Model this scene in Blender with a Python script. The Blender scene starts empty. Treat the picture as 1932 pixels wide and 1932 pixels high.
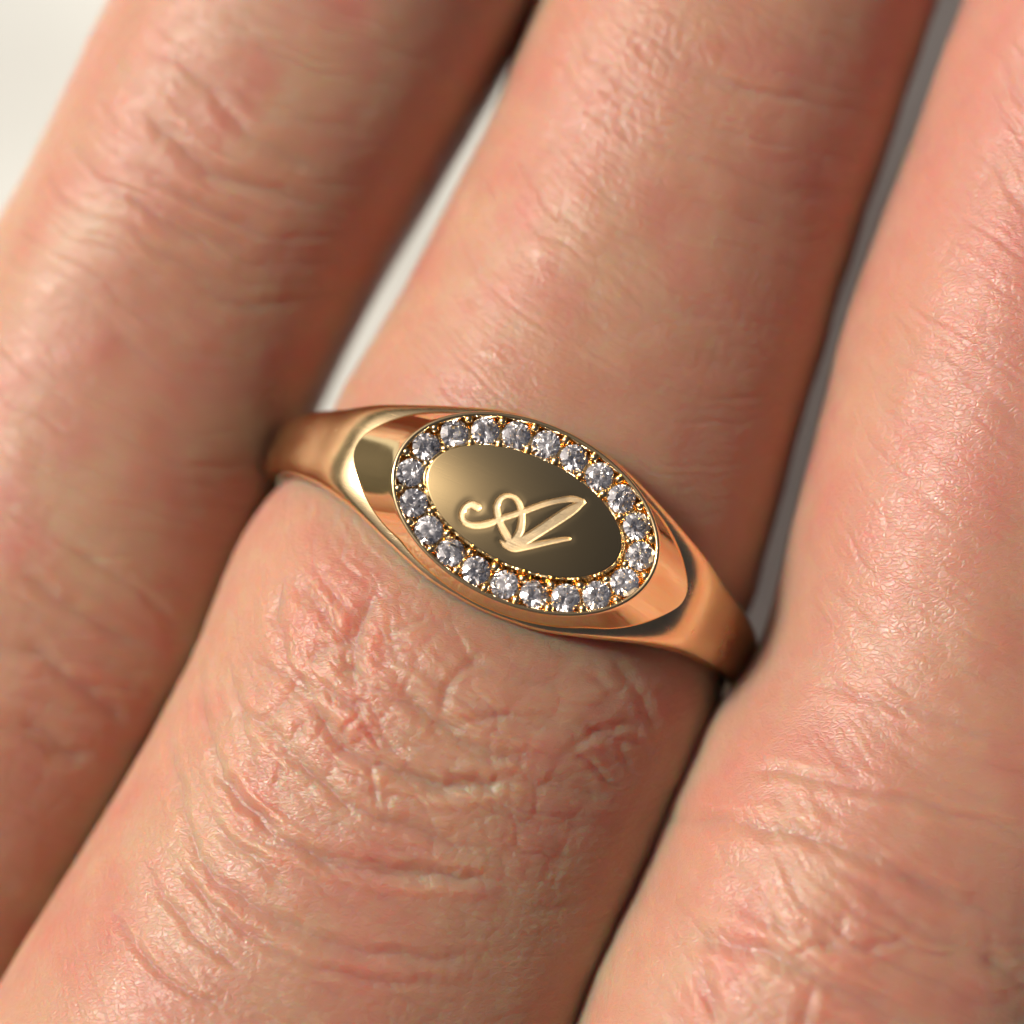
import bpy, bmesh, math, random
import numpy as np
from mathutils import Vector, Matrix

# ------------------------------------------------------------------ camera, sky, sun, exposure
# one unit = one centimetre; x right, y up the picture, z towards the lens
K = 0.0018            # centimetres per measured pixel on the plane of the ring's face
ZP, DC = 0.95, 10.5   # height of the ring's face, distance of the lens above it
ZC = ZP + DC
sc = bpy.context.scene
cam_d = bpy.data.cameras.new("camera")
cam = bpy.data.objects.new("camera", cam_d)
sc.collection.objects.link(cam)
cam.location = (0, 0, ZC)
cam_d.sensor_width = 36.0
cam_d.lens = 36.0 * DC / (K * 1932)
cam_d.clip_start, cam_d.clip_end = 0.1, 2000
cam_d.dof.use_dof = True
cam_d.dof.focus_distance = DC + 0.05
cam_d.dof.aperture_fstop = 0.225
sc.camera = cam

SUN_EL = math.radians(40)
SUN_AZ = (-0.86, 0.51)                     # horizontal direction towards the sun
w = bpy.data.worlds.new("World"); sc.world = w; w.use_nodes = True
nt = w.node_tree; bg = nt.nodes["Background"]
sky = nt.nodes.new("ShaderNodeTexSky"); sky.sky_type = 'NISHITA'; sky.sun_disc = False
sky.sun_elevation = SUN_EL
sky.sun_rotation = math.atan2(SUN_AZ[0], SUN_AZ[1])
nt.links.new(sky.outputs[0], bg.inputs[0]); bg.inputs[1].default_value = 0.082
sky.dust_density = 8.0; sky.air_density = 0.15; sky.ozone_density = 0.0
sd = bpy.data.lights.new("sun", 'SUN'); sd.energy = 3.6; sd.angle = math.radians(12); sd.color = (1.0, 0.90, 0.775)
so = bpy.data.objects.new("sun", sd); sc.collection.objects.link(so)
L = Vector((SUN_AZ[0]*math.cos(SUN_EL), SUN_AZ[1]*math.cos(SUN_EL), math.sin(SUN_EL))).normalized()
so.rotation_euler = L.to_track_quat('Z', 'Y').to_euler(); so.location = L*60
vs = sc.view_settings; vs.view_transform = 'Standard'; vs.look = 'None'; vs.exposure = 0.0; vs.gamma = 1
cy = sc.cycles
cy.max_bounces = 20; cy.transmission_bounces = 16; cy.glossy_bounces = 8; cy.diffuse_bounces = 4
cy.sample_clamp_indirect = 0; cy.blur_glossy = 0.3; cy.caustics_reflective = False; cy.caustics_refractive = False

# ------------------------------------------------------------------ helpers
def tag(o, label=None, cat=None, group=None, kind=None):
    if label: o["label"] = label
    if cat: o["category"] = cat
    if group: o["group"] = group
    if kind: o["kind"] = kind
    return o

def link(name, me, parent=None):
    o = bpy.data.objects.new(name, me); sc.collection.objects.link(o)
    if parent: o.parent = parent
    return o

def np_mesh(name, verts, faces, smooth=True, mat=None):
    """faces: list of int arrays, each (n,3) or (n,4)"""
    me = bpy.data.meshes.new(name)
    verts = np.asarray(verts, np.float32)
    me.vertices.add(len(verts)); me.vertices.foreach_set("co", verts.ravel())
    fl = [np.asarray(f, np.int32) for f in faces if len(f)]
    loops = np.concatenate([f.ravel() for f in fl])
    tot = np.concatenate([np.full(len(f), f.shape[1], np.int32) for f in fl])
    start = np.concatenate([[0], np.cumsum(tot)[:-1]]).astype(np.int32)
    me.loops.add(len(loops)); me.loops.foreach_set("vertex_index", loops)
    me.polygons.add(len(tot)); me.polygons.foreach_set("loop_start", start)
    me.polygons.foreach_set("loop_total", tot)
    me.polygons.foreach_set("use_smooth", np.full(len(tot), smooth))
    me.update(calc_edges=True); me.validate()
    if mat: me.materials.append(mat)
    return me

def grid_faces(nu, nv, wrap_v=False, off=0):
    i = np.arange(nu-1)[:, None]; j = np.arange(nv if wrap_v else nv-1)[None, :]
    j2 = (j+1) % nv
    a = i*nv+j; b = i*nv+j2; c = (i+1)*nv+j2; d = (i+1)*nv+j
    return np.stack([a, b, c, d], -1).reshape(-1, 4)+off

def hsh(ix, iy, seed):
    h = (ix.astype(np.int64)*374761393 + iy.astype(np.int64)*668265263 + seed*974634777) & 0xffffffff
    h = ((h ^ (h >> 13))*1274126177) & 0xffffffff
    h = ((h ^ (h >> 16))*2246822519) & 0xffffffff
    return ((h ^ (h >> 15)) & 0xffffff)/float(0x1000000)

def noise(x, y, seed=0):
    x0 = np.floor(x); y0 = np.floor(y); fx = x-x0; fy = y-y0
    x0 = x0.astype(np.int64); y0 = y0.astype(np.int64)
    ux = fx*fx*fx*(fx*(fx*6-15)+10); uy = fy*fy*fy*(fy*(fy*6-15)+10)
    def g(ix, iy, dx, dy):
        a = hsh(ix, iy, seed)*2*np.pi
        return np.cos(a)*dx+np.sin(a)*dy
    n00 = g(x0, y0, fx, fy); n10 = g(x0+1, y0, fx-1, fy)
    n01 = g(x0, y0+1, fx, fy-1); n11 = g(x0+1, y0+1, fx-1, fy-1)
    return ((n00*(1-ux)+n10*ux)*(1-uy)+(n01*(1-ux)+n11*ux)*uy)*1.4

def fbm(x, y, seed=0, oct=3):
    t = 0; a = 1.0
    for o in range(oct):
        t = t+a*noise(x*2**o, y*2**o, seed+o*17); a *= .5
    return t

def worley(x, y, seed=0, jit=0.9):
    x0 = np.floor(x).astype(np.int64); y0 = np.floor(y).astype(np.int64)
    f1 = np.full(x.shape, 9.0); f2 = np.full(x.shape, 9.0); cid = np.zeros(x.shape)
    for di in (-1, 0, 1):
        for dj in (-1, 0, 1):
            cx = x0+di; cyy = y0+dj
            px = cx+.5+jit*(hsh(cx, cyy, seed)-.5); py = cyy+.5+jit*(hsh(cx, cyy, seed+5)-.5)
            d = np.hypot(px-x, py-y)
            nearer = d < f1
            f2 = np.where(nearer, f1, np.minimum(f2, d))
            cid = np.where(nearer, hsh(cx, cyy, seed+9), cid)
            f1 = np.where(nearer, d, f1)
    return f1, f2, cid

def sstep(a, b, x):
    t = np.clip((x-a)/(b-a), 0, 1); return t*t*(3-2*t)

def gsmooth(a, sig):
    n = int(sig*3)+1; k = np.exp(-.5*(np.arange(-n, n+1)/sig)**2); k /= k.sum()
    return np.convolve(np.pad(a, n, mode='edge'), k, 'valid')

# ------------------------------------------------------------------ materials
def new_mat(name):
    m = bpy.data.materials.new(name); m.use_nodes = True
    return m, m.node_tree, m.node_tree.nodes["Principled BSDF"]

def N(t, typ, **kw):
    n = t.nodes.new(typ)
    for k, v in kw.items():
        if k in n.inputs.keys(): n.inputs[k].default_value = v
        else: setattr(n, k, v)
    return n

def skin_material():
    m, t, b = new_mat("skin"); lk = t.links.new
    tc = N(t, "ShaderNodeTexCoord")
    n1 = N(t, "ShaderNodeTexNoise", Scale=1.6, Detail=3.0, Roughness=.55); lk(tc.outputs["Object"], n1.inputs["Vector"])
    r1 = N(t, "ShaderNodeValToRGB"); lk(n1.outputs["Fac"], r1.inputs["Fac"])
    r1.color_ramp.elements[0].position = .34; r1.color_ramp.elements[0].color = (.45, .250, .178, 1)
    r1.color_ramp.elements[1].position = .66; r1.color_ramp.elements[1].color = (.455, .300, .205, 1)
    n2 = N(t, "ShaderNodeTexNoise", Scale=3.0, Detail=2.0, Roughness=.5); lk(tc.outputs["Object"], n2.inputs["Vector"])
    r2 = N(t, "ShaderNodeMapRange"); lk(n2.outputs["Fac"], r2.inputs["Value"])
    r2.inputs["From Min"].default_value = .45; r2.inputs["From Max"].default_value = .75
    mx = N(t, "ShaderNodeMix", data_type='RGBA'); lk(r2.outputs[0], mx.inputs["Factor"])
    lk(r1.outputs["Color"], mx.inputs["A"]); mx.inputs["B"].default_value = (.45, .208, .158, 1)
    at = N(t, "ShaderNodeAttribute", attribute_name="flush")
    m2 = N(t, "ShaderNodeMix", data_type='RGBA'); lk(at.outputs["Fac"], m2.inputs["Factor"]); lk(mx.outputs["Result"], m2.inputs["A"])
    m2.inputs["B"].default_value = (.47, .222, .188, 1); lk(m2.outputs["Result"], b.inputs["Base Color"])
    b.inputs["Subsurface Weight"].default_value = 1.0
    b.inputs["Subsurface Radius"].default_value = (1.0, .15, .065)
    b.inputs["Subsurface Scale"].default_value = .46
    b.inputs["Subsurface Anisotropy"].default_value = .6
    b.inputs["IOR"].default_value = 1.42
    b.inputs["Specular IOR Level"].default_value = .62
    # roughness varies with skin grease
    n3 = N(t, "ShaderNodeTexNoise", Scale=14.0, Detail=3.0); lk(tc.outputs["Object"], n3.inputs["Vector"])
    r3 = N(t, "ShaderNodeMapRange"); lk(n3.outputs["Fac"], r3.inputs["Value"])
    r3.inputs["From Min"].default_value = .3; r3.inputs["From Max"].default_value = .7
    r3.inputs["To Min"].default_value = .35; r3.inputs["To Max"].default_value = .50
    lk(r3.outputs[0], b.inputs["Roughness"])
    # micro relief: tiny polygons and pores
    v1 = N(t, "ShaderNodeTexVoronoi", feature='DISTANCE_TO_EDGE', Scale=55.0); 
    nw = N(t, "ShaderNodeTexNoise", Scale=18.0, Detail=2.0); lk(tc.outputs["Object"], nw.inputs["Vector"])
    wv = N(t, "ShaderNodeVectorMath", operation='SCALE'); lk(nw.outputs["Color"], wv.inputs[0]); wv.inputs["Scale"].default_value = .035
    ad = N(t, "ShaderNodeVectorMath", operation='ADD'); lk(tc.outputs["Object"], ad.inputs[0]); lk(wv.outputs[0], ad.inputs[1])
    ml = N(t, "ShaderNodeMapping"); lk(ad.outputs[0], ml.inputs["Vector"]); ml.inputs["Rotation"].default_value = (0, 0, .465); ml.inputs["Scale"].default_value = (.62, 1.35, .9)
    lk(ml.outputs[0], v1.inputs["Vector"])
    rv = N(t, "ShaderNodeMapRange"); lk(v1.outputs["Distance"], rv.inputs["Value"])
    rv.inputs["From Max"].default_value = .22
    n4 = N(t, "ShaderNodeTexNoise", Scale=120.0, Detail=3.0); lk(tc.outputs["Object"], n4.inputs["Vector"])
    mm = N(t, "ShaderNodeMath", operation='MULTIPLY_ADD'); lk(n4.outputs["Fac"], mm.inputs[0]); mm.inputs[1].default_value = .35; lk(rv.outputs[0], mm.inputs[2])
    bp = N(t, "ShaderNodeBump", Strength=.5, Distance=.0018); lk(mm.outputs[0], bp.inputs["Height"])
    lk(bp.outputs[0], b.inputs["Normal"])
    return m

def gold_material(name, rough, col=(.94, .72, .40), bump=0.0, scratch=0.0):
    m, t, b = new_mat(name); lk = t.links.new
    b.inputs["Base Color"].default_value = (*col, 1); b.inputs["Metallic"].default_value = 1
    b.inputs["Roughness"].default_value = rough
    tc = N(t, "ShaderNodeTexCoord")
    if bump:
        mp = N(t, "ShaderNodeMapping"); lk(tc.outputs["Object"], mp.inputs["Vector"]); mp.inputs["Scale"].default_value = (9, 160, 60)
        n = N(t, "ShaderNodeTexNoise", Scale=1.0, Detail=4.0, Distortion=.4); lk(mp.outputs[0], n.inputs["Vector"])
        bp = N(t, "ShaderNodeBump", Strength=min(bump, 1), Distance=.001 if bump < .9 else .0035); lk(n.outputs["Fac"], bp.inputs["Height"]); lk(bp.outputs[0], b.inputs["Normal"])
    if scratch:
        # hairline scratches in three directions
        prev = None
        for q, ang in enumerate((.3, 1.25, 2.3)):
            mp = N(t, "ShaderNodeMapping"); lk(tc.outputs["Object"], mp.inputs["Vector"]); mp.inputs["Rotation"].default_value = (0, 0, ang); mp.inputs["Scale"].default_value = (5, 230, 20); mp.inputs["Location"].default_value = (q*3.1, q*7.7, 0)
            n = N(t, "ShaderNodeTexNoise", Scale=1.0, Detail=1.0); lk(mp.outputs[0], n.inputs["Vector"])
            rr = N(t, "ShaderNodeMapRange"); lk(n.outputs["Fac"], rr.inputs["Value"]); rr.inputs["From Min"].default_value = .68; rr.inputs["From Max"].default_value = .78
            if prev:
                mx = N(t, "ShaderNodeMath", operation='MAXIMUM'); lk(prev, mx.inputs[0]); lk(rr.outputs[0], mx.inputs[1]); prev = mx.outputs[0]
            else: prev = rr.outputs[0]
        b2 = N(t, "ShaderNodeBump", Strength=scratch, Distance=.0006); b2.invert = True; lk(prev, b2.inputs["Height"])
        if bump: lk(bp.outputs[0], b2.inputs["Normal"])
        lk(b2.outputs[0], b.inputs["Normal"])
    n3 = N(t, "ShaderNodeTexNoise", Scale=7.0, Detail=5.0, Roughness=.7); lk(tc.outputs["Object"], n3.inputs["Vector"])
    r3 = N(t, "ShaderNodeMapRange"); lk(n3.outputs["Fac"], r3.inputs["Value"])
    r3.inputs["From Min"].default_value = .35; r3.inputs["From Max"].default_value = .7
    r3.inputs["To Min"].default_value = rough*.8; r3.inputs["To Max"].default_value = rough*1.4+.01
    lk(r3.outputs[0], b.inputs["Roughness"])
    return m

SKIN = skin_material()
GOLD = gold_material("polished_gold", .07)
GOLD_BAND = gold_material("satin_gold", .2, bump=.3, scratch=.35)
GOLD_FACE = gold_material("mirror_gold", .03, col=(.95, .72, .36), bump=0, scratch=.16)
GOLD_CUT = gold_material("cut_gold", .55, col=(.98, .79, .50), bump=1.0)
DIAM = bpy.data.materials.new("diamond"); DIAM.use_nodes = True
_t = DIAM.node_tree; _t.nodes.remove(_t.nodes["Principled BSDF"])
_g = N(_t, "ShaderNodeBsdfGlass", IOR=2.417, Roughness=0.035); _g.inputs["Color"].default_value = (1, 1, 1, 1)
_t.links.new(_g.outputs[0], _t.nodes["Material Output"].inputs["Surface"])

# ------------------------------------------------------------------ table top far below the hand
def table():
    m, t, b = new_mat("white_cloth"); lk = t.links.new
    tc = N(t, "ShaderNodeTexCoord")
    n = N(t, "ShaderNodeTexNoise", Scale=.25, Detail=4.0); lk(tc.outputs["Object"], n.inputs["Vector"])
    r = N(t, "ShaderNodeValToRGB"); lk(n.outputs["Fac"], r.inputs["Fac"])
    r.color_ramp.elements[0].position = .3; r.color_ramp.elements[0].color = (.57, .62, .615, 1)
    r.color_ramp.elements[1].position = .7; r.color_ramp.elements[1].color = (.63, .68, .665, 1)
    lk(r.outputs["Color"], b.inputs["Base Color"]); b.inputs["Roughness"].default_value = .8
    nu = 161
    g = np.linspace(-9.5, 9.5, nu)
    X, Y = np.meshgrid(g, g, indexing='ij')
    Z = -2.75+.10*fbm(X*.55, Y*.55, 3, 2)
    n0 = nu*nu; V = np.stack([X, Y, Z], -1).reshape(-1, 3); B = V.copy(); B[:, 2] -= .35
    b = np.concatenate([np.arange(nu)*nu, (nu-1)*nu+np.arange(1, nu), np.arange(nu-2, -1, -1)*nu+nu-1, np.arange(nu-2, 0, -1)])
    k = np.arange(len(b)); k2 = (k+1) % len(b); F = grid_faces(nu, nu)
    o = link("table_surface", np_mesh("table_surface", np.vstack([V, B]), [F, F[:, ::-1]+n0, np.stack([b[k2], b[k], b[k]+n0, b[k2]+n0], 1)], mat=m))
    tag(o, kind="structure")
    m, t, b = new_mat("dark_ground"); lk = t.links.new  # unseen ground, added to give the bezel tips a dark olive reflection
    tc = N(t, "ShaderNodeTexCoord"); n = N(t, "ShaderNodeTexNoise", Scale=.05, Detail=6.0); lk(tc.outputs["Object"], n.inputs["Vector"])
    r = N(t, "ShaderNodeValToRGB"); lk(n.outputs["Fac"], r.inputs["Fac"])
    r.color_ramp.elements[0].color = (.020, .024, .014, 1); r.color_ramp.elements[1].color = (.07, .068, .045, 1)
    lk(r.outputs["Color"], b.inputs["Base Color"]); b.inputs["Roughness"].default_value = .9
    g = np.linspace(-1, 1, 81); g = np.sign(g)*np.abs(g)**2*900; X, Y = np.meshgrid(g, g, indexing='ij')
    o = link("ground", np_mesh("ground", np.stack([X, Y, -75+2*fbm(X*.02, Y*.02, 8, 3)], -1).reshape(-1, 3), [grid_faces(81, 81)], mat=m))
    tag(o, kind="structure")
table()

# ------------------------------------------------------------------ the hand
AX = np.array([-0.45, -0.893]); NN = np.array([0.893, -0.45])    # along the fingers towards the wrist, across them
def us(px, z=0.0):
    """measured picture points on the height z -> (u across, s along) in cm"""
    p = np.asarray(px, float); kk = K*(ZC-z)/DC
    x = (p[..., 0]-966)*kk; y = (966-p[..., 1])*kk
    return x*NN[0]+y*NN[1], x*AX[0]+y*AX[1]

def edge(pts, S, z=0.0, sig=7):
    u, s = us(pts, z); o = np.argsort(s)
    return gsmooth(np.interp(S, s[o], u[o]), sig)

RING_C = None
TR = .40   # depth of the creases drawn one by one
def finger(Lp, Rp, step, arcn, s_tip, s_end, zc0, slope, seed, joints, traces=(), ring_s=None, cells=1.0, Wextra=None, fold=1.0, flush=(.1, .2)):
    """one finger as a closed tube of dense quads; returns verts and faces"""
    dense0, dense1 = -2.35, 2.35
    S = np.concatenate([s_tip+ (dense0-s_tip)*(1-np.cos(np.linspace(0, np.pi/2, 26)))[:-1], np.arange(dense0, dense1, step), np.linspace(dense1, s_end, 30)])
    Sf = np.linspace(s_tip-1, s_end+1, 900)
    Lf = edge(Lp, Sf, zc0); Rf = edge(Rp, Sf, zc0) if Rp is not None else Lf+Wextra(Sf)
    Lw = np.interp(S, Sf, Lf); Rw = np.interp(S, Sf, Rf)
    C = (Lw+Rw)/2; W = (Rw-Lw)/2
    if ring_s is not None:
        q = np.exp(-((S-ring_s)/.22)**2)
        W = np.minimum(W, W*(1-q)+.85*q)
    # rounded tip
    tip = np.clip((S-s_tip)/.75, 0, 1); cap = np.sqrt(np.clip(1-(1-tip)**2, 0, 1)); cap = np.maximum(cap, .002)
    H = .90*W
    for (js, jw, jh) in joints:
        H = H+jh*np.exp(-((S-js)/jw)**2)
    if ring_s is not None:
        q = np.exp(-((S-ring_s)/.25)**2)
        H = np.minimum(H, H*(1-q)+.745*q)
    W = W*cap; H = H*cap
    ZCs = zc0+slope*S - .55*sstep(-2.2, -4.6, S)-.25*sstep(2.4, 6, S)
    # angle from dorsal, dense above, coarse below
    th = np.concatenate([np.linspace(-1.75, 1.75, arcn), np.linspace(1.75, 2*np.pi-1.75, 26)[1:-1]])
    n_exp = 2.25
    st, ct = np.sin(th), np.cos(th)
    ex = np.sign(st)*np.abs(st)**(2/n_exp); ez = np.sign(ct)*np.abs(ct)**(2/n_exp)
    TH, SS = np.meshgrid(th, S, indexing='xy')       # rows along S
    U = C[:, None]+W[:, None]*ex[None]; Z = ZCs[:, None]+H[:, None]*ez[None]
    ua = W[:, None]*np.where(np.abs(th) <= 1.75, th, 1.75)[None]*np.ones_like(SS)
    uo = U-C[:, None]
    # normals in (u,z), good enough for displacement
    nu_ = ex[None]*H[:, None]; nz_ = ez[None]*W[:, None]
    ln = np.hypot(nu_, nz_)+1e-6; nu_ = nu_/ln; nz_ = nz_/ln
    D = np.zeros_like(SS)
    rs = slice(25, 25+len(np.arange(dense0, dense1, step))); cs = slice(0, arcn)
    a = ua[rs, cs]; s = SS[rs, cs]; uu = uo[rs, cs]
    J = np.zeros_like(s); JT = np.zeros_like(s)
    for (js, jw, jh) in joints:
        J = np.maximum(J, np.exp(-((s-js)/(jw*1.05))**2-(a/.75)**4*.4)*min(1, jh*12))
    wob = fbm(a*1.1, s*1.1, seed, 3)
    ph = s+.30*a**2+.075*wob+.018*fbm(a*5, s*6, seed+3, 2)
    d = np.zeros_like(s)
    flank = .35+.65*np.exp(-(a/.8)**4)
    for (sp, dep, wd, sd_, jw) in ((.165, .0095, .020, 11, .55), (.085, .0066, .012, 23, .30), (.045, .0042, .008, 37, .10)):
        k = ph/sp+.25*fbm(a*2.2, s*2.2, seed+sd_, 2); i = np.floor(k); f = k-i
        r = hsh(i.astype(np.int64), np.zeros(i.shape, np.int64)+seed, sd_)
        r2 = hsh(i.astype(np.int64), np.zeros(i.shape, np.int64)+seed, sd_+1)
        amp = (.25+.75*r*r)*np.clip(.55+1.1*noise(a*1.7+r2*90, s*1.3+r*40, seed+sd_+2), 0, 1.3)
        dist = (f-.5-.3*(r2-.5))*sp
        env = np.exp(-(np.abs(f-.5)/.47)**10)
        d -= dep*fold*amp*(1-jw+jw*2.0*J)*np.exp(-(np.abs(dist)/(wd*1.25))**2)*env*flank
    # crossing lines that cut the folds into pads
    wx = a+.03*fbm(a*4, s*4, seed+50, 2); wy = ph+.03*fbm(a*4+9, s*4, seed+51, 2)
    f1, f2, cid = worley(wx/.125, wy/.115, seed+60)
    d += cells*J*(.0085*(.35-f1*f1)+.0018*(sstep(0, .25, f2-f1)-.75)+.0025*(cid-.5))*(.4+.9*np.clip(.5+noise(a*2.1, s*2.1, seed+71), 0, 1))
    f1, f2, cid = worley(wx/.060+3, wy/.042, seed+61)
    d += cells*(.0011+.0010*J)*(sstep(0, .4, f2-f1)-.6)*(.5+.8*np.clip(.5+noise(a*1.5, s*1.5, seed+70), 0, 1))
    f1, f2, cid = worley(wx/.028+3, wy/.021, seed+62)
    d += cells*.0009*(sstep(0, .45, f2-f1)-.6)
    # fine parallel lines along the folds and broad softness
    d += .0009*fbm(a*9, ph*44, seed+80, 2)*(1-.4*J)
    d += .012*fbm(a*1.3, s*1.3, seed+90, 2)+.0035*fbm(a*4.5, s*6, seed+91, 2)
    # creases seen one by one
    for (pts, dep, wd) in traces:
        tu, ts = us(pts, .75); tu = tu-np.interp(ts, S, C)
        m = (s > ts.min()-.12) & (s < ts.max()+.12) & (uu > tu.min()-.12) & (uu < tu.max()+.12)
        if not m.any(): continue
        pu = uu[m]+.012*fbm(uu[m]*9, s[m]*9, seed+7, 2); ps = s[m]+.012*fbm(uu[m]*9+5, s[m]*9, seed+8, 2)
        best = np.full(pu.shape, 9.0); tt = np.zeros(pu.shape); nseg = len(ts)-1
        for q in range(nseg):
            ax, ay, bx, by = tu[q], ts[q], tu[q+1], ts[q+1]
            dx, dy = bx-ax, by-ay; t = np.clip(((pu-ax)*dx+(ps-ay)*dy)/(dx*dx+dy*dy+1e-9), 0, 1)
            dd = np.hypot(pu-ax-t*dx, ps-ay-t*dy)
            up = dd < best; best = np.where(up, dd, best); tt = np.where(up, (q+t)/nseg, tt)
        fade = np.clip(np.minimum(tt, 1-tt)*6, .15, 1)*TR
        d[m] -= dep*fade*(.62*np.exp(-(best/(wd*1.5))**2)+.38*np.exp(-(best/(wd*.5))**1.6))
        d[m] += dep*.35*fade*np.exp(-((best-wd*2.4)/(wd*1.2))**2)
    fade = sstep(dense0, dense0+.15, s)*sstep(dense1, dense1-.15, s)*sstep(1.74, 1.5, np.abs(TH[rs, cs]))
    if ring_s is not None:
        fade = fade*(1-.85*np.exp(-((s-ring_s)/.22)**4))
    D[rs, cs] = d*fade
    U = U+nu_*D; Z = Z+nz_*D
    X = U*NN[0]+SS*AX[0]; Y = U*NN[1]+SS*AX[1]
    V = np.stack([X, Y, Z], -1).reshape(-1, 3)
    ns, nt_ = SS.shape
    F = grid_faces(ns, nt_, wrap_v=True)
    c0 = len(V); V = np.vstack([V, V[:nt_].mean(0), V[-nt_:].mean(0)])
    j = np.arange(nt_); j2 = (j+1) % nt_
    T = np.vstack([np.stack([j2, j, np.full(nt_, c0)], 1), np.stack([(ns-1)*nt_+j, (ns-1)*nt_+j2, np.full(nt_, c0+1)], 1)])
    FL = np.concatenate([(np.clip(flush[0]+flush[1]*sstep(-.2, -1.9, SS), 0, 1)*np.clip(.75+.6*noise(U*1.4, SS*1.4, seed+95), 0, 1.4)).ravel(), [0, 0]])
    return V, F, T, FL

z8 = lambda pts: [((600+x/2.147)*.6697, (1600+y/2.147)*.6697) for x, y in pts]
z6 = lambda pts: [(x/1.339*.6697, (1500+y/1.339)*.6697) for x, y in pts]
z7 = lambda pts: [((1443+x/1.34)*.6697, (1500+y/1.34)*.6697) for x, y in pts]
z4 = lambda pts: [(x/1.288*.6697, y/1.288*.6697) for x, y in pts]
zr = lambda pts: [((1400+x/2.76)*.6697, (1700+y/2.76)*.6697) for x, y in pts]
mid_traces = [
    (z8([(600,690),(560,660),(470,560),(420,440),(390,320),(410,180),(430,60)]), .022, .022),
    (z8([(500,60),(560,160),(640,250),(700,330),(790,390),(840,400)]), .026, .020),
    (z8([(640,60),(700,120),(780,195),(880,225)]), .014, .012),
    (z8([(985,110),(940,240),(890,330),(850,420),(850,520),(865,640),(885,770)]), .034, .026),
    (z8([(560,560),(680,470),(790,430),(850,400)]), .020, .022),
    (z8([(880,380),(1000,390),(1120,400),(1230,445)]), .016, .012),
    (z8([(1090,365),(1200,330),(1310,275)]), .012, .010),
    (z8([(230,560),(330,590),(450,640),(560,690),(700,720),(780,770),(900,800),(1060,800)]), .026, .020),
    (z8([(560,690),(620,800),(680,900),(760,990),(800,1040),(900,1100),(1000,1150),(1130,1200),(1250,1230),(1400,1270),(1600,1262),(1932,1240)]), .036, .020),
    (z8([(870,780),(940,900),(990,1000),(1060,1060)]), .014, .010),
    (z8([(1030,630),(1180,740),(1280,840),(1400,920),(1500,1000),(1650,1080),(1800,1120),(1932,1150)]), .030, .024),
    (z8([(100,900),(200,880),(310,920),(440,1030),(480,1080),(600,1190),(700,1280),(800,1370),(950,1450),(1100,1490),(1300,1560),(1500,1620),(1932,1760)]), .028, .022),
    (z8([(0,1180),(80,1270),(170,1370),(260,1450),(400,1570),(560,1650),(700,1720),(850,1760),(1000,1780),(1400,1810),(1900,1840)]), .034, .020),
    (z8([(0,1330),(130,1450),(250,1560),(400,1640),(560,1690)]), .018, .014),
    (z8([(0,1500),(150,1620),(260,1700),(380,1800),(500,1900)]), .022, .016),
    (z8([(490,1070),(530,960),(590,880)]), .020, .014),
    (z8([(430,1140),(410,1230),(390,1300)]), .012, .010),
    (z8([(970,1160),(995,1250),(1000,1400)]), .016, .010),
    (z8([(1450,920),(1560,900),(1700,870),(1932,880)]), .016, .014),
    (z8([(790,980),(860,900),(890,840)]), .014, .009),
    (z8([(310,930),(360,860),(440,780),(560,700)]), .018, .016),
    (z8([(1450,930),(1400,820),(1430,700),(1500,600),(1700,430)]), .014, .014),
    (z8([(100,580),(160,800),(190,920),(260,1090),(330,1300)]), .016, .016),
    (z6([(600,650),(640,850),(700,1050),(760,1200),(850,1290),(1000,1380),(1200,1480),(1400,1540),(1700,1570),(1932,1560)]), .024, .018),
    (z6([(720,480),(760,680),(850,900),(960,1020),(1100,1110)]), .026, .018),
    (z6([(640,1190),(760,1300),(850,1390),(960,1480),(1150,1570),(1400,1640),(1932,1680)]), .018, .014),
    (z6([(560,1260),(700,1420),(800,1520),(950,1600)]), .018, .013),
    (z6([(420,1390),(560,1560),(700,1660),(900,1760)]), .018, .014),
    (z6([(1190,1170),(1350,1190),(1600,1250),(1932,1290)]), .022, .018),
    (z6([(1500,900),(1600,930),(1750,940),(1932,910)]), .024, .020),
    (zr([(870,370),(960,520),(1060,630),(1130,760),(1200,900),(1250,1050)]), .022, .018),
    (zr([(640,880),(740,970),(830,1010),(960,1050),(1100,1100),(1220,1200)]), .020, .014),
    (zr([(540,1050),(650,1040),(740,1010),(880,950),(1020,850)]), .016, .014),
    (zr([(560,1100),(680,1190),(780,1290),(880,1380),(1000,1440)]), .020, .012),
    (zr([(930,1060),(970,1170),(1050,1330)]), .014, .010),
    (zr([(600,520),(760,580),(900,670),(1020,720)]), .012, .012),
    (zr([(300,1330),(480,1350),(640,1400),(780,1480)]), .018, .018),
]
left_traces = [
    (z4([(440,310),(520,400),(620,490),(720,580),(850,620),(1000,655),(1150,720)]), .030, .026),
    (z4([(700,250),(780,340),(850,430),(1000,510),(1150,570)]), .018, .020),
    (z4([(430,540),(520,600),(640,680),(800,760),(1000,830)]), .018, .016),
    (z4([(400,640),(480,720),(600,810),(760,880)]), .020, .016),
    (z4([(380,760),(500,860),(640,940),(800,1010)]), .014, .016),
    (z6([(0,160),(150,270),(330,380),(480,460)]), .024, .022),
    (z6([(0,430),(100,500),(220,600),(340,700),(400,770)]), .028, .024),
    (z6([(200,60),(330,150),(480,250),(620,400)]), .018, .018),
    (z6([(0,760),(100,800),(180,870),(240,920)]), .030, .026),
]
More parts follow.
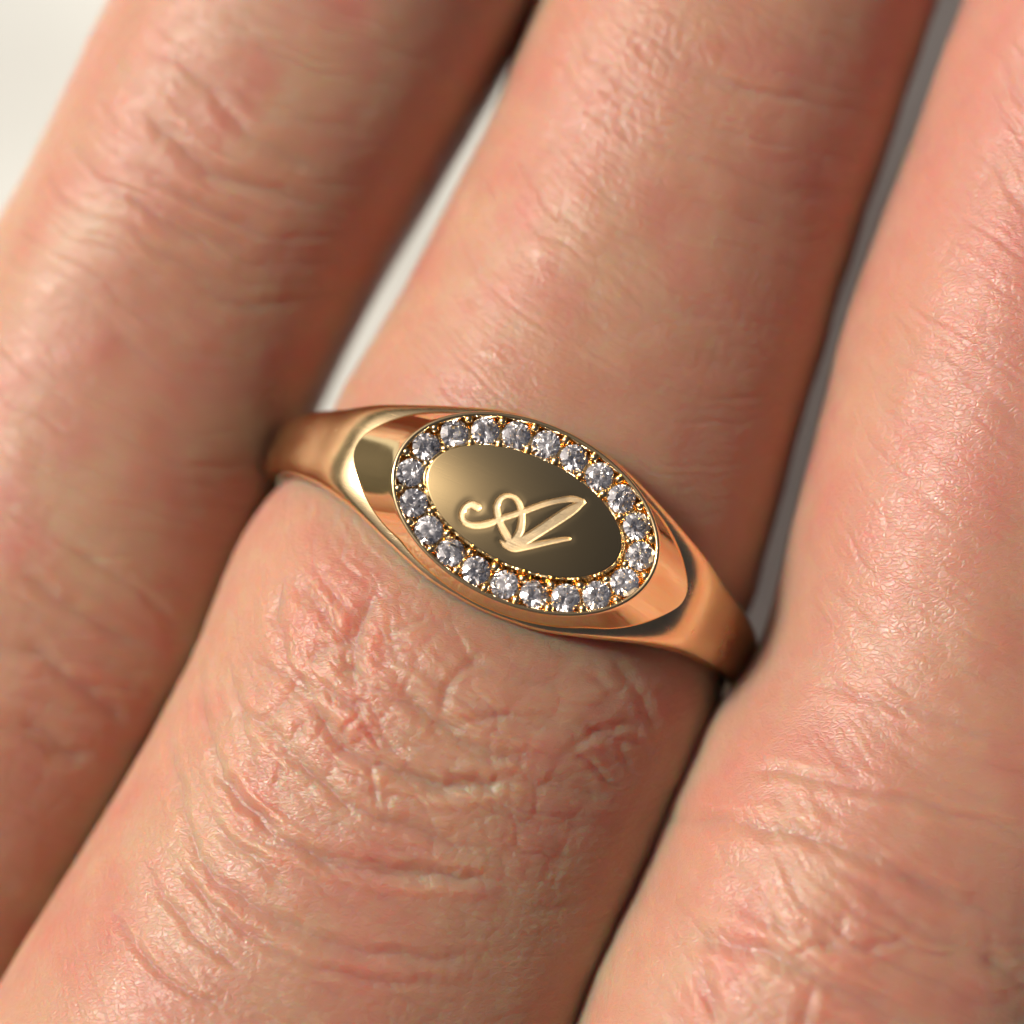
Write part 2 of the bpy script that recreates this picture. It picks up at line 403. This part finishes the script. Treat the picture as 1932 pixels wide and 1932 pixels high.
right_traces = [
    (z7([(560,1120),(700,1080),(860,1075),(1060,1100),(1200,1140),(1400,1230),(1600,1330),(1932,1480)]), .030, .022),
    (z7([(620,1440),(700,1480),(830,1500),(930,1520),(1060,1590),(1180,1650),(1300,1700),(1500,1780)]), .036, .026),
    (z7([(880,890),(1000,880),(1150,910),(1400,960),(1700,1050),(1932,1130)]), .020, .016),
    (z7([(1100,560),(1300,600),(1500,660),(1932,820)]), .014, .014),
    (z7([(1080,1620),(1050,1740),(1030,1856)]), .024, .020),
    (z7([(1200,1350),(1190,1450),(1100,1500)]), .022, .030),
    (z7([(1000,1530),(1100,1490),(1300,1500),(1450,1440)]), .016, .012),
    (z7([(680,1560),(720,1680),(740,1800)]), .020, .018),
    (z7([(800,1330),(900,1400),(1000,1440),(1100,1450)]), .018, .020),
    (z7([(1700,1520),(1820,1610),(1932,1690)]), .022, .022),
]
midL = [(1290,-560),(1130,-270),(1010,0),(936,192),(770,520),(640,749),(530,905),(450,1035),(370,1244),(320,1325),(225,1505),(100,1705),(0,1875),(-150,2150),(-500,2800)]
midR = [(2080,-700),(1900,-300),(1781,0),(1699,221),(1632,412),(1555,669),(1509,803),(1440,1060),(1385,1284),(1325,1479),(1265,1604),(1202,1754),(1134,1904),(990,2200),(620,2800)]
lefL = [(440,-550),(330,-280),(213,0),(166,98),(104,224),(42,354),(0,416),(-130,700),(-290,1050),(-430,1350),(-620,1750),(-760,2050),(-1050,2700)]
lefR = [(1250,-560),(1160,-280),(1034,0),(938,171),(832,353),(702,572),(613,749),(545,910),(505,1050),(445,1250),(392,1335),(297,1515),(177,1705),(67,1890),(-85,2150),(-480,2800)]
rigL = [(2180,-700),(1976,-330),(1829,0),(1748,221),(1688,360),(1596,617),(1556,772),(1480,1055),(1446,1204),(1396,1289),(1341,1344),(1276,1454),(1181,1679),(1126,1769),(1081,1904),(950,2200),(640,2800)]

_, sK = us((690, 1290), .8); _, sT = us((1170, 60), .7)
_, sLt = us((330, 280), .7); _, sLb = us((60, 1400), .7); _, sRb = us((1420, 1740), .8); _, sRt = us((1900, 560), .8)
_, sRing = us((980, 1000), .3)

def hand():
    parts = []
    parts.append(finger(midL, midR, .0046, 440, -4.5, 7.2, 0.0, .11, 1, [(sK, .55, .085), (sT, .35, .03)], mid_traces, ring_s=sRing, fold=.72))
    parts.append(finger(lefL, lefR, .0068, 300, -4.2, 7.0, -.34, -.01, 2, [(sLt, .40, .05), (sLb, .50, .06)], left_traces, cells=.55, fold=.85))
    parts.append(finger(rigL, None, .0068, 300, -3.9, 7.2, .32, .11, 3, [(sRb, .5, .07), (sRt, .3, .03)], right_traces, cells=.55, fold=.85, flush=(.3, .35), Wextra=lambda S: np.interp(S, [-5, -2, 0, 2, 8], [1.45, 1.52, 1.66, 1.78, 1.9])))
    VV, QQ, TT, FF, off = [], [], [], [], 0
    for V, F, T, FL in parts:
        FF.append(FL)
        VV.append(V); QQ.append(F+off); TT.append(T+off); off += len(V)
    # back of the hand, out of the frame, that carries the three fingers
    nu, nv = 40, 48
    t = np.linspace(0, 1, nu); a = np.linspace(0, 2*np.pi, nv, endpoint=False)
    hw = np.interp(t, [0, .15, .5, .85, 1], [3.1, 3.5, 3.5, 2.9, 2.6]); hh = np.interp(t, [0, .15, .5, 1], [.9, 1.2, 1.4, 1.5])
    uc = np.interp(t, [0, 1], [.35, -.1]); sv = 5.6+9*t; zc = -.05+.2*t
    U = uc[:, None]+hw[:, None]*np.sign(np.cos(a))*np.abs(np.cos(a))**.8; Z = zc[:, None]+hh[:, None]*np.sin(a)
    S = sv[:, None]+0*U
    V = np.stack([U*NN[0]+S*AX[0], U*NN[1]+S*AX[1], Z], -1).reshape(-1, 3); c0 = len(V)
    V = np.vstack([V, V[:nv].mean(0), V[-nv:].mean(0)])
    j = np.arange(nv); j2 = (j+1) % nv
    VV.append(V); QQ.append(grid_faces(nu, nv, True)+off)
    TT.append(np.vstack([np.stack([j2, j, np.full(nv, c0)], 1), np.stack([(nu-1)*nv+j, (nu-1)*nv+j2, np.full(nv, c0+1)], 1)])+off)
    me = np_mesh("hand", np.vstack(VV), [np.vstack(QQ), np.vstack(TT)], mat=SKIN)
    FF.append(np.zeros(len(VV[-1]))); fa = me.attributes.new("flush", 'FLOAT', 'POINT'); fa.data.foreach_set("value", np.concatenate(FF).astype(np.float32))
    o = link("hand", me)
    tag(o, "bare hand of three fair-skinned fingers side by side, the middle one wearing the gold ring", "hand")
    return o
HAND = hand()

def strands(name, spots, mat, rad, kink):
    """thin three-sided hairs or flakes lying on the skin, joined in one part"""
    V, Q = [], []
    for p, n, t, ln in spots:
        b = np.cross(n, t); k = 5; base = len(V); r0 = rad*rng.uniform(.7, 1.3); cv = rng.uniform(-kink, kink)
        for i in range(k):
            f = i/(k-1); c = p+t*(ln*f)+b*(cv*ln*f*f)+n*(r0*.6+ln*lift*f*f); r = r0*(1-.75*f) if lift > .05 else r0*(.25+1.5*f*(1-f)*2)
            for q in range(3):
                a = q*2.094; V.append(c+(b*math.cos(a)+n*math.sin(a))*r)
        for i in range(k-1):
            for q in range(3):
                q2 = (q+1) % 3; Q.append((base+i*3+q, base+i*3+q2, base+i*3+3+q2, base+i*3+3+q))
    o = link(name, np_mesh(name, np.array(V), [np.array(Q)], mat=mat), HAND)
    tag(o, kind="stuff"); return o

rng = np.random.default_rng(7)
_co = np.empty(len(HAND.data.vertices)*3, np.float32); HAND.data.vertices.foreach_get("co", _co); _co = _co.reshape(-1, 3)
_no = np.empty(len(HAND.data.vertices)*3, np.float32); HAND.data.vertex_normals.foreach_get("vector", _no); _no = _no.reshape(-1, 3)
_u = _co[:, 0]*NN[0]+_co[:, 1]*NN[1]; _s = _co[:, 0]*AX[0]+_co[:, 1]*AX[1]
def pick(mask, n): 
    ids = np.flatnonzero(mask); return rng.choice(ids, min(n, len(ids)), replace=False)
def spots_of(ids, ang_fn, l0, l1):
    out = []
    for i in ids:
        n = _no[i].astype(float); d = AX*math.cos(a := ang_fn())+NN*math.sin(a); t = np.array([d[0], d[1], 0]); t -= n*t.dot(n); t /= np.linalg.norm(t)+1e-9
        out.append((_co[i].astype(float), n, t, rng.uniform(l0, l1)))
    return out
_hm, _ht, _hb = new_mat("fine_hair"); _hb.inputs["Base Color"].default_value = (.78, .62, .46, 1); _hb.inputs["Roughness"].default_value = .35
_hb.inputs["Transmission Weight"].default_value = .35
_fm, _ft, _fb = new_mat("dry_skin"); _fb.inputs["Base Color"].default_value = (.72, .56, .48, 1); _fb.inputs["Roughness"].default_value = .45
_in = (np.abs(_s) < 2.3) & (_no[:, 2] > .15) & (np.abs(_co[:, 0]) < 2.0) & (np.abs(_co[:, 1]) < 2.0)
_sr = us((980, 1000), .3)[1]
_off = (np.abs(_s-_sr) > .45) | (np.abs(_u) > .9)
lift = .22
strands("fine_hair", spots_of(np.concatenate([
    pick(_in & _off & (_u < -.75) & (_s < .2), 90), pick(_in & _off & (np.abs(_u) < .7) & (_s < -.6), 60), pick(_in & (_u > .9), 45)]),
    lambda: rng.normal(math.pi, .45), .07, .16), _hm, .0017, .5)
lift = .02
_kd = np.hypot(_s-us((760, 1480), .8)[1], (_u-us((760, 1480), .8)[0])*.8)
_kr = np.hypot(_s-us((1480, 1720), .8)[1], (_u-us((1480, 1720), .8)[0])*.8)
strands("dry_skin", spots_of(np.concatenate([pick(_in & (_kd < .75) & _off, 110), pick(_in & (_kr < .7), 70), pick(_in & _off & (_no[:, 2] > .6), 50)]),
    lambda: rng.normal(math.pi+.5, .7), .03, .085), _fm, .0030, .4)

# ------------------------------------------------------------------ the ring
PHI = math.radians(-25.3); TILT = math.radians(11); ROLL = math.radians(-1.5)
Rm = Matrix.Rotation(PHI, 4, 'Z') @ Matrix.Rotation(-TILT, 4, 'X') @ Matrix.Rotation(ROLL, 4, 'Y')
face_c = Vector(((992-966)*K, (966-968)*K, ZP))
ring = bpy.data.objects.new("signet_ring", None); sc.collection.objects.link(ring)
ring.empty_display_size = .2
Mx = Rm.copy(); Mx.translation = face_c-(Rm.to_3x3() @ Vector((0, 0, .95)))
ring.matrix_world = Mx
tag(ring, "yellow gold signet ring with an oval of small diamonds round an engraved letter", "ring")

TK = [0, .25, .5, .6, .7, .9, 1.2, 1.57, math.pi]
RO = [.858, .885, .945, .985, 1.012, .968, .972, .98, .98]
RI = [.792, .800, .83, .845, .855, .87, .88, .88, .88]
WW = [.352, .332, .256, .218, .188, .144, .113, .102, .095]
def smooth_tab(tab):
    x = np.linspace(-math.pi, math.pi, 721); y = np.interp(np.abs(x), TK, tab)
    return x, gsmooth(np.concatenate([y[-60:], y, y[:60]]), 7)[60:-60]
_tx, _ro = smooth_tab(RO); _, _ri = smooth_tab(RI); _, _ww = smooth_tab(WW)
ro = lambda t: np.interp(t, _tx, _ro); ri = lambda t: np.interp(t, _tx, _ri); ww = lambda t: np.interp(t, _tx, _ww)
NE = 2.7
def band_z(x, y):
    """height of the band's outer skin above a plan point (upper half)"""
    t = np.zeros_like(x)
    for _ in range(30):
        yn = np.clip(np.abs(y)/ww(t), 0, .999)
        r = ri(t)+.35*(ro(t)-ri(t)); r = r+(ro(t)-r)*(1-yn**NE)**(1/NE)
        t = .5*t+.5*np.arcsin(np.clip(x/r, -1, 1))
    return r*np.cos(t)

def band():
    th = np.concatenate([np.linspace(-1.25, 1.25, 261)[:-1], np.linspace(1.25, 2*np.pi-1.25, 140)[:-1]])
    tw = np.where(th > np.pi, th-2*np.pi, th)
    al = np.linspace(0, np.pi, 41)
    R0, R1, Wd = ro(tw), ri(tw), ww(tw); Rm_ = R1+.35*(R0-R1)
    c, s = np.cos(al), np.sin(al)
    yo = np.sign(c)*np.abs(c)**(2/NE); rr = np.abs(s)**(2/NE)
    yi = np.array([-.96, -.8, -.4, 0, .4, .8, .96]); ri_off = np.array([.25, 0, 0, 0, 0, 0, .25])
    Y = np.concatenate([Wd[:, None]*yo, Wd[:, None]*yi], 1)
    Rr = np.concatenate([Rm_[:, None]+(R0-Rm_)[:, None]*rr, R1[:, None]+(Rm_-R1)[:, None]*ri_off], 1)
    X = Rr*np.sin(th)[:, None]; Z = Rr*np.cos(th)[:, None]
    n, m = X.shape
    V = np.stack([X, Y, Z], -1).reshape(-1, 3)
    i = np.arange(n)[:, None]; j = np.arange(m)[None]; i2 = (i+1) % n; j2 = (j+1) % m
    F = np.stack([i*m+j, i*m+j2, i2*m+j2, i2*m+j], -1).reshape(-1, 4)
    return link("band", np_mesh("band", V, [F], mat=GOLD_BAND), ring)
band()

ZT = .95
NA = 240
ang = np.linspace(0, 2*np.pi, NA, endpoint=False)
ell = lambda a, b: np.stack([a*np.cos(ang), b*np.sin(ang)], 1)
def marquise(yb, tipx, tipl, tipy):
    xs = np.linspace(0, .36, 30); top = [(x, yb*math.sqrt(1-(x/.53)**2)) for x in xs]+[(tipx-.02, tipy), (tipx, tipy*.55), (tipx+.004, 0)]
    q = np.array(top); ql = q.copy(); ql[:, 0] = np.where(q[:, 0] > .36, .36+(q[:, 0]-.36)*(tipl-.36)/(tipx-.36), q[:, 0])
    full = np.vstack([q, (q*[1, -1])[::-1][1:], (ql*[-1, -1])[1:], (ql*[-1, 1])[::-1][1:-1]])
    pa = np.unwrap(np.arctan2(full[:, 1], full[:, 0])); o = np.argsort(np.mod(pa, 2*np.pi)); pa = np.mod(pa, 2*np.pi)[o]; rd = np.hypot(*full.T)[o]
    e = ell(.5, .335); ea = np.mod(np.arctan2(e[:, 1], e[:, 0]), 2*np.pi)
    r = np.interp(ea, np.concatenate([pa-2*np.pi, pa, pa+2*np.pi]), np.tile(rd, 3))
    r = gsmooth(np.concatenate([r[-20:], r, r[:20]]), 1.6)[20:-20]
    return np.stack([r*np.cos(ea), r*np.sin(ea)], 1)

def bezel():
    base = marquise(.336, .625, .650, .060)
    zb = band_z(base[:, 0], base[:, 1])-.006
    loops = []
    add = lambda xy, z: loops.append(np.column_stack([xy, np.broadcast_to(z, (NA,))]))
    add(ell(.350, .180), ZT-.082); add(ell(.372, .200), ZT-.078)
    add(ell(.420, .251), ZT-.078); add(ell(.456, .292), ZT-.075)
    add(ell(.463, .299), ZT-.040); add(ell(.466, .302), ZT-.006); add(ell(.4685, .3045), ZT-.0015)
    add(ell(.471, .307), ZT); add(ell(.477, .313), ZT); add(ell(.480, .316), ZT-.0015); add(ell(.483, .319), ZT-.006)
    rim = ell(.483, .319)
    for f in (.12, .3, .5, .7, .88, 1.0):
        zf = f**.97
        add(rim+(base-rim)*f, (ZT-.006)*(1-zf)+zb*zf)
    add(base*1.0, zb-.03)
    V = np.vstack(loops); F = grid_faces(len(loops), NA, True)
    return link("bezel", np_mesh("bezel", V, [F[:, ::-1]], mat=GOLD), ring)
bezel()

# strokes of the engraved capital, measured on the plate, as x, y in the ring's frame
c_, s_ = math.cos(PHI), math.sin(PHI)
def to_ring(px):
    p = np.asarray(px, float); dx = (p[:, 0]-992)*K; dy = (968-p[:, 1])*K
    x = dx*c_+dy*s_; y = -dx*s_+dy*c_
    return np.stack([x/math.cos(ROLL), y/math.cos(TILT)], 1)
z3 = lambda pts: to_ring([((1050+x/2.273)*.6697, (1130+y/2.273)*.6697) for x, y in pts])
def catmull(p, wd, n=10):
    P = np.column_stack([p, wd]); P = np.vstack([2*P[0]-P[1], P, 2*P[-1]-P[-2]]); out = []
    for i in range(1, len(P)-2):
        t = np.linspace(0, 1, n, endpoint=False)[:, None]; a, b, c, d = P[i-1], P[i], P[i+1], P[i+2]
        out.append(.5*((2*b)+(-a+c)*t+(2*a-5*b+4*c-d)*t**2+(-a+3*b-3*c+d)*t**3))
    return np.vstack(out+[P[-2:-1]])
zu = K*.6697/2.273
strokes = [catmull(z3(p), np.array(w_)*zu/2*1.12) for p, w_ in (
    ([(668,688),(625,668),(585,690),(568,735),(590,780),(650,800),(730,793),(820,762),(900,738),(990,708),(1080,675),(1180,648),(1270,635),(1340,650)],
     [44,42,32,30,34,38,40,34,36,36,36,36,40,34]),
    ([(1345,655),(1270,705),(1180,765),(1080,830),(1000,880),(930,915),(860,925)], [30,62,66,62,60,66,50]),
    ([(880,915),(848,860),(815,800),(795,735),(790,680),(815,635),(855,617),(900,628),(932,670),(947,730),(948,790),(935,850),(905,900)],
     [44,44,42,40,36,32,30,30,36,40,42,46,50]),
    ([(815,900),(850,928),(900,945),(960,942),(1040,928),(1120,912),(1200,898),(1255,892)], [14,36,46,40,36,32,28,18]),
)]
def plate():
    nx, ny = 430, 260
    gx, gy = np.meshgrid(np.linspace(-1, 1, nx), np.linspace(-1, 1, ny), indexing='ij')
    dx = gx*np.sqrt(1-gy**2/2); dy = gy*np.sqrt(1-gx**2/2)
    PA, PB = .366, .196
    ox, oy = -.008, .004
    X = dx*PA+ox; Y = dy*PB+oy
    r = np.clip(np.hypot(dx, dy), 0, 1)
    sd_ = np.full(X.shape, 9.0)
    for st in strokes:
        for q in range(len(st)-1):
            ax, ay, aw = st[q]; bx, by, bw = st[q+1]
            ex, ey = bx-ax, by-ay; t = np.clip(((X-ax)*ex+(Y-ay)*ey)/(ex*ex+ey*ey+1e-12), 0, 1)
            sd_ = np.minimum(sd_, np.hypot(X-ax-t*ex, Y-ay-t*ey)-(aw+(bw-aw)*t))
    Z = ZT+.002+.038*(1-r**2)-.010*sstep(.955, 1.0, r)**1.5
    # the metal swells softly round the cuts
    Z = Z-.0012*np.exp(-(np.maximum(sd_, 0)/.012)**2)
    Z = Z+.0009*fbm(X*4, Y*4, 5, 1)
    Z = Z-.006*sstep(.001, -.0045, sd_)
    V = np.stack([X, Y, Z], -1).reshape(-1, 3)
    F = grid_faces(nx, ny)
    cut = sd_.reshape(-1)[F].mean(1) < 0
    # side wall
    b = np.concatenate([np.arange(nx)*ny, (nx-1)*ny+np.arange(1, ny), np.arange(nx-2, -1, -1)*ny+ny-1, np.arange(ny-2, 0, -1)])
    wv = V[b].copy(); wv[:, 2] = ZT-.085
    wv[:, :2] = (wv[:, :2]-[ox, oy])*1.012+[ox, oy]
    nb = len(b); o0 = len(V); k = np.arange(nb); k2 = (k+1) % nb
    wf = np.stack([b[k], o0+k, o0+k2, b[k2]], 1)
    VV = np.vstack([V, wv])
    def sub(faces, name, mat, parent):
        ids, inv = np.unique(faces, return_inverse=True)
        return link(name, np_mesh(name, VV[ids], [inv.reshape(faces.shape)], mat=mat), parent)
    p = sub(np.vstack([F[~cut], wf]), "face_plate", GOLD_FACE, ring)
    tag(sub(F[cut], "engraved_letter", GOLD_CUT, p), "engraved script capital A with matt cut strokes")
plate()

def brilliant(seed):
    rj = random.Random(seed); J = lambda: rj.uniform(-.03, .03)
    pts = []
    for k in range(8):
        a = k*math.pi/4
        pts.append((.56*math.cos(a), .56*math.sin(a), .33))
        a2 = a+math.pi/8
        pts.append((.78*math.cos(a2)*1.0, .78*math.sin(a2), .205))
        pts.append((.80*math.cos(a2)*.98, .80*math.sin(a2)*.98, -.17))
    for k in range(16):
        a = k*math.pi/8
        pts.append((math.cos(a), math.sin(a), .025)); pts.append((math.cos(a), math.sin(a), -.025))
    for k in range(8):
        a = k*math.pi/4
        pts.append((.30*math.cos(a+math.pi/8), .30*math.sin(a+math.pi/8), -.60))
    pts.append((0, 0, -.86))
    bm = bmesh.new()
    for p in pts: bm.verts.new((p[0]+J()*.6, p[1]+J()*.6, p[2]+J()))
    bmesh.ops.convex_hull(bm, input=bm.verts[:])
    bmesh.ops.dissolve_limit(bm, angle_limit=.01, verts=bm.verts[:], edges=bm.edges[:])
    bmesh.ops.recalc_face_normals(bm, faces=bm.faces[:])
    me = bpy.data.meshes.new("diamond"); bm.to_mesh(me); bm.free(); me.materials.append(DIAM)
    return me

def stones():
    rnd = random.Random(4)
    dmes = [brilliant(k) for k in range(5)]
    A0, B0 = .4185, .2515
    t = np.linspace(0, 2*np.pi, 4001); x, y = A0*np.cos(t), B0*np.sin(t)
    arc = np.concatenate([[0], np.cumsum(np.hypot(np.diff(x), np.diff(y)))]); tot = arc[-1]
    at = lambda f: np.interp((f % 1.0)*tot, arc, t)
    bm = bmesh.new(); bmesh.ops.create_icosphere(bm, subdivisions=2, radius=1.0)
    for f in bm.faces: f.smooth = True
    bme = bpy.data.meshes.new("bead"); bm.to_mesh(bme); bm.free(); bme.materials.append(GOLD)
    n = 20
    rs = tot/n/2*.92
    for k in range(n):
        a = at((k+.35)/n); px, py = A0*math.cos(a), B0*math.sin(a)
        o = link("diamond", dmes[k % 5], ring)
        o.location = (px, py, ZT-.022); o.scale = (rs,)*3
        o.rotation_euler = (rnd.uniform(-.2, .2), rnd.uniform(-.2, .2), rnd.uniform(0, 6.28))
        a = at((k+.85)/n); cx, cyy = math.cos(a), math.sin(a)
        nx, ny = cx/A0, cyy/B0; l = math.hypot(nx, ny); nx /= l; ny /= l
        for sgn in (-1, 1):
            off = rs*.80*sgn+rnd.uniform(-.002, .002)
            b = link("bead", bme, ring)
            b.location = (A0*cx+nx*off, B0*cyy+ny*off, ZT-.018)
            rr = rs*rnd.uniform(.30, .37); b.scale = (rr, rr, rr*1.1)
stones()
